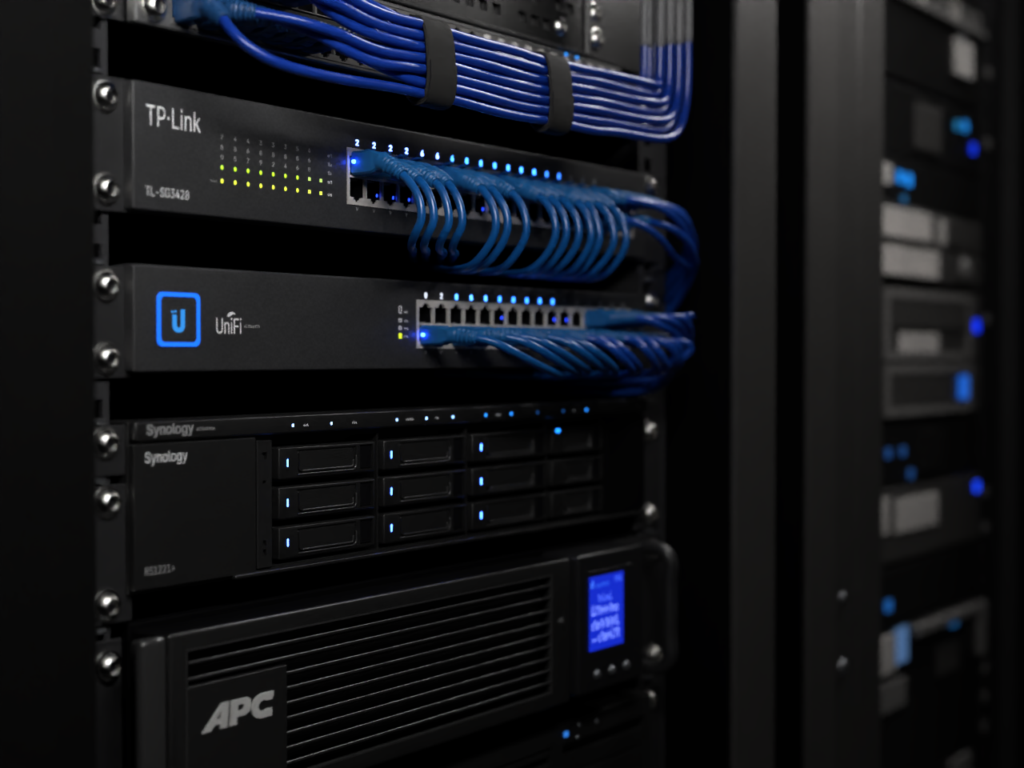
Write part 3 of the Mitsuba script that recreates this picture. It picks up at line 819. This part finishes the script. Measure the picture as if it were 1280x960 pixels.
for n, (i, z, path) in enumerate(right1):
    x = PX1 + PW1 * (i - .5)
    lab = ['upper-row', 'upper-row', 'upper-row', 'lower-row', 'lower-row', 'upper-row'][n]
    patch_cable(f'{["first", "second", "third", "first", "second", "last"][n]} {lab} cable sweeping right from the upper switch\'s end', x, z, path, 2.15, PW1, PH1, cord='cord_deep', latch_up=z > 90)
LOW_PORTS = [1, 3, 4, 6, 7, 9, 10, 12, 13, 14, 15, 16]
for n, i in enumerate(LOW_PORTS):
    x = PX2 + PW2 * (i - .5)
    z = ZL2
    s, e = j(3.0), j(2.0)
    if i <= 13:
        k = min(rnd.uniform(.95, 1.15), (420 - 8 * (13 - i) - x) / 132)
        lift = 0 if i == 1 else rnd.uniform(.5, 3.0)
        path = [(x + 2.5, -25, z - .6 + .2 * lift), (x + 9, -36 - e, z - 3.2 + .6 * lift), (x + 22 * k, -44 - e, z - 9.0 + lift), (x + 60 * k, -43 - e, z - 19 + lift), (x + 98 * k, -30, z - 23.0 + .6 * lift), (x + 120 * k, -6, z - 23.4), (x + 132 * k, 40, z - 23), (x + 136 * k, 90, z - 23)]
    else:
        q = i - 14
        xe = 424 + q * 5
        path = [(x + 2.5, -25, z - .3), (x + 8, -34 - e, z - 1.6), (x + 18, -39 - e, z - 5.5), ((x + xe) / 2 + 6, -38 - e, z - 11 + q), (xe - 8, -30, z - 20 + q * 1.5), (xe, -21, z - 28 + q), (xe + 1, -7, z - 34), (xe - 6, 14, z - 36), (xe - 14, 60, z - 36)]
    patch_cable(f'{WORDS[n]} blue patch cable from the left in the lower switch\'s bottom row', x, z, path, 2.3, PW2, PH2, cord='cord_teal' if i < 9 else 'cord_deep', latch_up=False, light=(i == 1))
for n, i in enumerate((13, 14, 15, 16)):
    x = PX2 + PW2 * (i - .5)
    q = n
    path = [(x + 3, -24, ZH2 + .3), (x + 9, -33, ZH2 + .2), (x + 22, -37 - q, ZH2 - 1.5 + .4 * q), (421 + 2 * q, -36 - q, ZH2 - 6 + 1.6 * q), (441 + 2 * q, -30, ZH2 - 15 + 2 * q), (449 + 2 * q, -20, ZH2 - 27 + q), (445 + 1.5 * q, -7, ZH2 - 38), (418 + 4.6 * q, 14, -19.0), (406 + 5.0 * q, 60, -19.0)]
    patch_cable(f'{WORDS[n]} blue cable in the lower switch\'s top port row, arching right', x, ZH2, path, 2.2, PW2, PH2, cord='cord_deep')

# ---------------------------------------------------------------- the strapped bundle
STRAPS = [(140.5, 163.0, BZ - .1, 8.2, 20.6), (248.5, 270.5, 145.4, 8.2, 20.6)]
SLEEVE_Z = 192.0
# (row from the bottom, layer, patch port, upper port row?)
STRANDS = [(3, 0, 1, 0), (0, 0, 0, 0), (2, 0, 2, 0), (1, 0, 3, 0), (6, 0, 0, 1), (5, 0, 1, 1), (4, 0, 2, 1), (0, 1, 6, 0), (1, 1, 5, 0), (2, 1, 4, 0), (3, 1, 3, 1), (4, 1, 4, 1), (5, 1, 5, 1)]
for row, layer, port, upper in STRANDS:
    dz = (row - 3) * 5.3 + (2.6 if layer == 1 else 0)
    dy = (-3.0, 2.2)[layer]
    zp = 176.0 if upper else 155.2
    x0 = PPX + PPW * (port + .5)

    def P(x, zc, spread=1.0, jj=1.0):
        return (x, BY + dy * spread + j(.8), zc + dz * spread + j(jj))
    if (row, layer) == (0, 0):
        pre = [(x0, -26, 150), (x0 + 1, -34, 141), (x0 + 10, -42, 132), (x0 + 34, -47, 127.8)]
    elif upper:
        pre = [(x0 + 2, -25, 174.5), (x0 + 7, -35, 170.5 + dz * .1), (x0 + 20, -43 + dy * .6, 162 + dz * .4), (x0 + 38, BY + dy, 154 + dz * .75)]
    else:
        pre = [(x0 + 2, -25, 154.8 + dz * .05), (x0 + 8, -32, 153.5 + dz * .2), (x0 + 24, -41 + dy * .6, 150 + dz * .55)]
    last = max(p[0] for p in pre)
    pts = [q for q in (P(105, 145.0, 1.06), P(142, BZ, .97, .1), P(161, BZ - .3, .97, .1), P(195, 145.6, 1.03, 1.0), P(225, 145.2, 1.02, .8), P(250, 145.4, .97, .1), P(269, 145.4, .97, .1), P(300, 146.0, 1.02, .8), P(328, 147.4, 1.0, .5)) if q[0] > last + 16]
    # turn up into the riser: low strands take the outer side
    dxr = -(row - 3) * 5.8 - (2.7 if layer == 1 else 0)
    xr = 391 + dxr
    turn_r = 20 + (3 - row) * 4.4
    zc, ry = 147.6 + dz, BY + (dy - 1 + 3 * (row % 2) if layer == 0 else 9)
    pts += [(xr - turn_r - 4, ry - 2, zc + .4), (xr - turn_r * .30, ry, zc + turn_r * .30), (xr, ry, zc + turn_r), (xr + 1, ry, 200), (xr + 1 + j(.5), ry, 222), (xr + j(.5), ry, 262), (xr, ry, 330), (xr, ry + 8, 420), (xr, ry + 12, 476)]
    if (row, layer) == (0, 0):
        lab, grp = 'lowest blue network cable of the strapped bundle, drooping in a loop at the left', None
    elif layer == 0:
        lab, grp = f'{WORDS[6 - row]} blue network cable from the top of the bundle between the two straps', None
    else:
        lab, grp = 'blue network cable in the back layer of the strapped bundle', 'back layer of the strapped bundle'
    patch_cable(lab, x0, zp, pts and pre + pts, 2.5, 13.6, 14.2, y=-2.0, cord='cord_blue', plug='plug_dark', latch_up=bool(upper), group=grp, boot_len=12.0, name='network_cable', sleeve=SLEEVE_Z + (3 - row) * 1.2)
relax()
build_cables()


def strap(label, xa, xb, zc, tilt):
    t = thing('cable_strap', label, 'cable strap')
    n = 64
    ang = np.linspace(0, 2 * np.pi, n, endpoint=False)
    e = 2.8
    k = (np.abs(np.cos(ang)) ** e + np.abs(np.sin(ang)) ** e) ** (-1 / e)
    ring = []
    for x, out in ((xa, 0), (xa + .6, .75), (xb - .6, .75), (xb, 0), (xb, -.6), (xa, -.6)):
        ry, rz = 8.3 + out, 20.7 + out
        y = BY + .3 + np.cos(ang) * k * ry
        z = zc + np.sin(ang) * k * rz
        ring.append(np.stack([x + tilt * (z - zc) + 0 * y, y, z], 1))
    m = len(ring)
    v = np.vstack(ring)
    f = []
    for a in range(m):
        b = (a + 1) % m
        for i in range(n):
            i2 = (i + 1) % n
            f += [(a * n + i, b * n + i, b * n + i2), (a * n + i, b * n + i2, a * n + i2)]
    mesh = trimesh.Trimesh(v, f, process=False)
    if mesh.volume < 0:
        mesh.invert()
    add(t, 'band', mesh, 'strap_black', 40)
    tail = []
    sel = np.linspace(np.pi * 1.02, np.pi * 1.62, 22)
    kt = (np.abs(np.cos(sel)) ** e + np.abs(np.sin(sel)) ** e) ** (-1 / e)
    for x, out in ((xa + .8, .8), (xa + .8, 1.7), (xb - .8, 1.7), (xb - .8, .8)):
        y = BY + .3 + np.cos(sel) * kt * (8.3 + out)
        z = zc + np.sin(sel) * kt * (20.7 + out)
        tail.append(np.stack([x + tilt * (z - zc), y, z], 1))
    v = np.vstack(tail)
    n2 = len(sel)
    f = []
    for a in range(4):
        b = (a + 1) % 4
        for i in range(n2 - 1):
            f += [(a * n2 + i, b * n2 + i, b * n2 + i + 1), (a * n2 + i, b * n2 + i + 1, a * n2 + i + 1)]
    f += [(0, n2, 2 * n2), (0, 2 * n2, 3 * n2), (n2 - 1, 3 * n2 - 1, 2 * n2 - 1), (n2 - 1, 4 * n2 - 1, 3 * n2 - 1)]
    mesh = trimesh.Trimesh(v, f, process=False)
    if mesh.volume < 0:
        mesh.invert()
    add(t, 'overlapping_end', mesh, 'strap_black', 40)


strap('left of the two black hook-and-loop straps around the blue cable bundle', 140.5, 163.0, BZ - .1, -.06)
strap('right of the two black hook-and-loop straps around the blue cable bundle', 248.5, 270.0, 145.4, -.06)

# ---------------------------------------------------------------- the neighbouring rack
r2 = thing('server_rack', 'neighbouring black server rack at the right edge of the picture, out of focus', 'server rack')
QY = 60.0
add(r2, 'front_post', cbox(633, 683, -30, -25, CAB_BOT + 20, CAB_TOP, 1.2), 'post_grey', label='grey painted front post')
add(r2, 'front_post_shade_core', cbox(635, 681, -25, 40, CAB_BOT + 20, CAB_TOP, .8), 'inside_black')  # near-black sides paint in the shade of the gap between racks
dp = add(r2, 'door_edge', cbox(683.5, 727, -29, 34, CAB_BOT + 20, CAB_TOP, 1.2), 'post_grey_dark')
add(r2, 'door_edge', cbox(727.6, 778.5, -29.6, 34, CAB_BOT + 20, CAB_TOP, 1.2), 'post_grey_dark')
for z, s in ((-194.5, .75), (-249.5, 1.0)):
    kl = add(r2, 'door_lock', lathe([(0, -3.4 * s), (4.6 * s, -3.0 * s), (6.4 * s, -1.2 * s), (6.6 * s, 0), (0, 0)], 24), 'zinc', 40, at=(699.5, -29, z), label='round metal door lock')
add(r2, 'side_panel', bx(633, 637, 40, 800, CAB_BOT + 20, CAB_TOP), 'inside_black')
add(r2, 'side_panel', bx(1420, 1424, -30, 800, CAB_BOT + 20, CAB_TOP), 'panel_black')
add(r2, 'right_post', cbox(1365, 1420, -30, 40, CAB_BOT + 20, CAB_TOP, 1.5), 'frame_black')
add(r2, 'back_panel', bx(637, 1420, 796, 800, CAB_BOT + 20, CAB_TOP), 'inside_black')
add(r2, 'roof_panel', bx(633, 1424, 40, 800, CAB_TOP - 1, CAB_TOP), 'inside_black')
add(r2, 'plinth', bx(633, 1424, -30, 800, CAB_BOT, CAB_BOT + 20), 'inside_black')
add(r2, 'cover_strip', bx(1330, 1365, 64, 68, CAB_BOT + 20, CAB_TOP - 1.5), 'panel_black')
add(r2, 'cover_strip', bx(778, 835, 64, 68, CAB_BOT + 20, CAB_TOP - 1.5), 'inside_black')
rail2 = add(r2, 'mounting_rail', rail_mesh(1288, 1330, QY + 3.2, QY + 5.4, CAB_BOT + 20, CAB_TOP - 1.5, 1302), 'rail_grey')
add(r2, 'mounting_rail', rail_mesh(835, 858, QY + 3.2, QY + 5.4, CAB_BOT + 20, CAB_TOP - 1.5, 848), 'rail_grey')
NUT2 = plyd(cbox(-7, 7, -3, 0, -6, 6, 1.5), 'mid_grey')


def unit(label, z0, z1, mat='unit_black', cat='server', name='rack_server', x1=1283, y0=QY):
    t = thing(name, label, cat)
    add(t, 'faceplate', cbox(862, x1, y0, y0 + 14, z0, z1, 1.0), mat)
    add(t, 'chassis', cbox(870, 1282, y0 + 14, y0 + 400, z0 + 1, z1 - 1, .8), 'inside_black')
    add(t, 'rack_ear', cbox(838, 868, QY + .6, QY + 3, z0, z1, .5), 'ear_black')
    add(t, 'rack_ear', cbox(1290, 1316, QY + .6, QY + 3, z0, z1, .5), 'ear_black')
    for z in (-157, -198, -359, -392, -426, 40, 240, 320):
        if z0 + 6 < z < z1 - 6:
            add(t, 'ear_bolt', NUT2, at=(1302, QY + .6, z))
    return t


def light(t, x, z, c, w=9, h=9, y=QY):
    add(t, 'light', cbox(x - w / 2, x + w / 2, y - 2.0, y + .5, z - h / 2, z + h / 2, 1.5), 'lens', emit=c, weight=.04, label='blue status light')


def vented(t, x0, x1, z0, z1, mat, n, name='vented_plate'):
    b = cbox(x0, x1, QY - 2.5, QY + .3, z0, z1, .6)
    st_ = (x1 - x0 - 6) / n
    holes = [bx(x0 + 3 + st_ * (i + .25), x0 + 3 + st_ * (i + .75), QY - 4, QY - .8, z0 + 4, z1 - 4) for i in range(n)]
    add(t, name, b - m3.Manifold.batch_boolean(holes, m3.OpType.Add), mat)


CY, DB = (.01, .32, 1.1), (.004, .045, 1.1)
a = unit('rack unit with a row of pale ports, topmost in the right rack', 356, 398, 'unit_black')
for i in range(7):
    add(a, 'port', plate(frame_poly(1050 + i * 33, 1074 + i * 33, 364, 380, 3), QY - 2, QY + .3), 'label_grey' if i in (0, 1, 4) else 'mid_grey')
add(a, 'bottom_lip', cbox(862, 1288, QY - 4, QY, 356, 362, 1), 'mid_grey')
a = unit('black blank unit behind the pale hanging tag in the right rack', 276, 352, 'unit_black')
tag = thing('hanging_tag', 'pale grey upright tag on the blank unit near the top of the right rack', 'tag')
add(tag, 'card', cbox(1192, 1246, QY - 3.2, QY - .2, 304, 342, .8), 'label_grey')
add(tag, 'clip', cbox(1212, 1226, QY - 4.5, QY - .2, 342, 348, .8), 'zinc')
a = unit('black unit with three blue lights at its right end, in the right rack', 200, 270, 'unit_black')
light(a, 1203, 249, (.01, .20, .45), 10, 10)
light(a, 1228, 251, (.01, .24, .75), 12, 12)
light(a, 1254, 229, DB, 12, 12)
vented(a, 1080, 1150, 212, 258, 'mesh_grey', 8)
a = unit('black unit with a pair of cyan lights, above the pale strips', 150, 197, 'unit_black')
light(a, 1039, 178, CY, 11, 12)
light(a, 1063, 177, CY, 12, 13)
light(a, 1050, 157, (.01, .12, .3), 9, 7)
add(a, 'label_plate', cbox(985, 1016, QY - 1.5, QY + .3, 168, 188, .5), 'label_grey')
a = unit('unit with a pale finned strip and small upright bar, upper of two', 114, 148, 'mesh_grey')
vented(a, 975, 1124, 117, 146, 'label_grey', 22)
add(a, 'upright_bar', cbox(1148, 1168, QY - 1.5, QY + .3, 117, 144, .5), 'label_grey')
add(a, 'cover', cbox(1180, 1215, QY - 1.5, QY + .3, 119, 143, .5), 'mesh_grey')
a = unit('unit with a pale finned strip and round grey knob, lower of two', 76, 111, 'mesh_grey')
vented(a, 975, 1146, 79, 108, 'label_grey', 26)
add(a, 'knob', lathe([(0, -7), (9, -6.4), (11, -3), (11.5, 0), (0, 0)], 20), 'mid_grey', 40, at=(1226, QY, 94))
a = unit('grey-framed unit with a pale label and bright blue light, in the right rack', -7, 67, 'mesh_grey')
add(a, 'border', plate(frame_poly(1001, 1246, -6, 66, 9), QY - 3, QY + .3), 'mid_grey')
vented(a, 1024, 1236, 27, 56, 'mesh_grey', 24)
add(a, 'label_plate', cbox(1040, 1148, QY - 1.6, QY + .3, -1, 22, .5), 'label_grey')
light(a, 1268, 32, (.004, .05, 1.5), 14, 14)
a = unit('grey-framed unit with a wide blue light at its right end', -63, -9, 'mesh_grey')
add(a, 'border', plate(frame_poly(1003, 1248, -62, -10, 9), QY - 3, QY + .3), 'mid_grey')
vented(a, 1026, 1190, -52, -20, 'mesh_grey', 20)
light(a, 1222, -36, (.012, .12, .62), 26, 26, QY - 2)
a = unit('dark unit with faint blue specks under the grey-framed units of the right rack', -130, -68, 'unit_black')
for x, z in ((1012, -98), (1050, -98), (1072, -122)):
    light(a, x, z, (.01, .06, .22), 10, 10)
vented(a, 1100, 1160, -122, -78, 'bezel_black', 6)
a = unit('unit with a wide pale label strip, low in the right rack', -208, -134, 'mesh_grey')
add(a, 'label_plate', cbox(1032, 1148, QY - 1.6, QY + .3, -180, -146, .5), 'label_grey')
add(a, 'label_plate', cbox(995, 1014, QY - 1.6, QY + .3, -178, -142, .5), 'label_grey')
light(a, 1272, -149, (.01, .09, 1.6), 12, 12)
a = unit('black unit with one faint blue light above the pale blue screen', -268, -214, 'bezel_black')
light(a, 1014, -250, (.01, .10, .36), 14, 12)
a = unit('unit with a small pale blue screen and a grey handle bar', -436, -272, 'bezel_black')
add(a, 'screen', cbox(1034, 1064, QY - 1.8, QY + .3, -312, -276, .5), 'lens', emit=(.06, .13, .27), label='pale blue lit screen')
add(a, 'label_plate', cbox(990, 1032, QY - 1.8, QY + .3, -318, -280, .5), 'label_grey')
add(a, 'label_plate', cbox(990, 1060, QY - 1.8, QY + .3, -356, -328, .5), 'mid_grey')
add(a, 'handle_bar', cbox(1075, 1282, QY - 8, QY - 1, -291, -278, 2.5), 'mid_grey')
add(a, 'handle_upright', cbox(1268, 1290, QY - 8, QY - 1, -340, -278, 2.5), 'mid_grey')
light(a, 1200, -290, (.01, .10, .28), 20, 14)
add(a, 'cover', cbox(1150, 1216, QY - 2, QY + .3, -345, -312, .6), 'mesh_grey')
a = unit('unit with a grey block at the bottom edge of the right rack', -520, -438, 'bezel_black')
add(a, 'block', cbox(1190, 1250, QY - 4, QY + .3, -480, -443, 1.5), 'mid_grey')
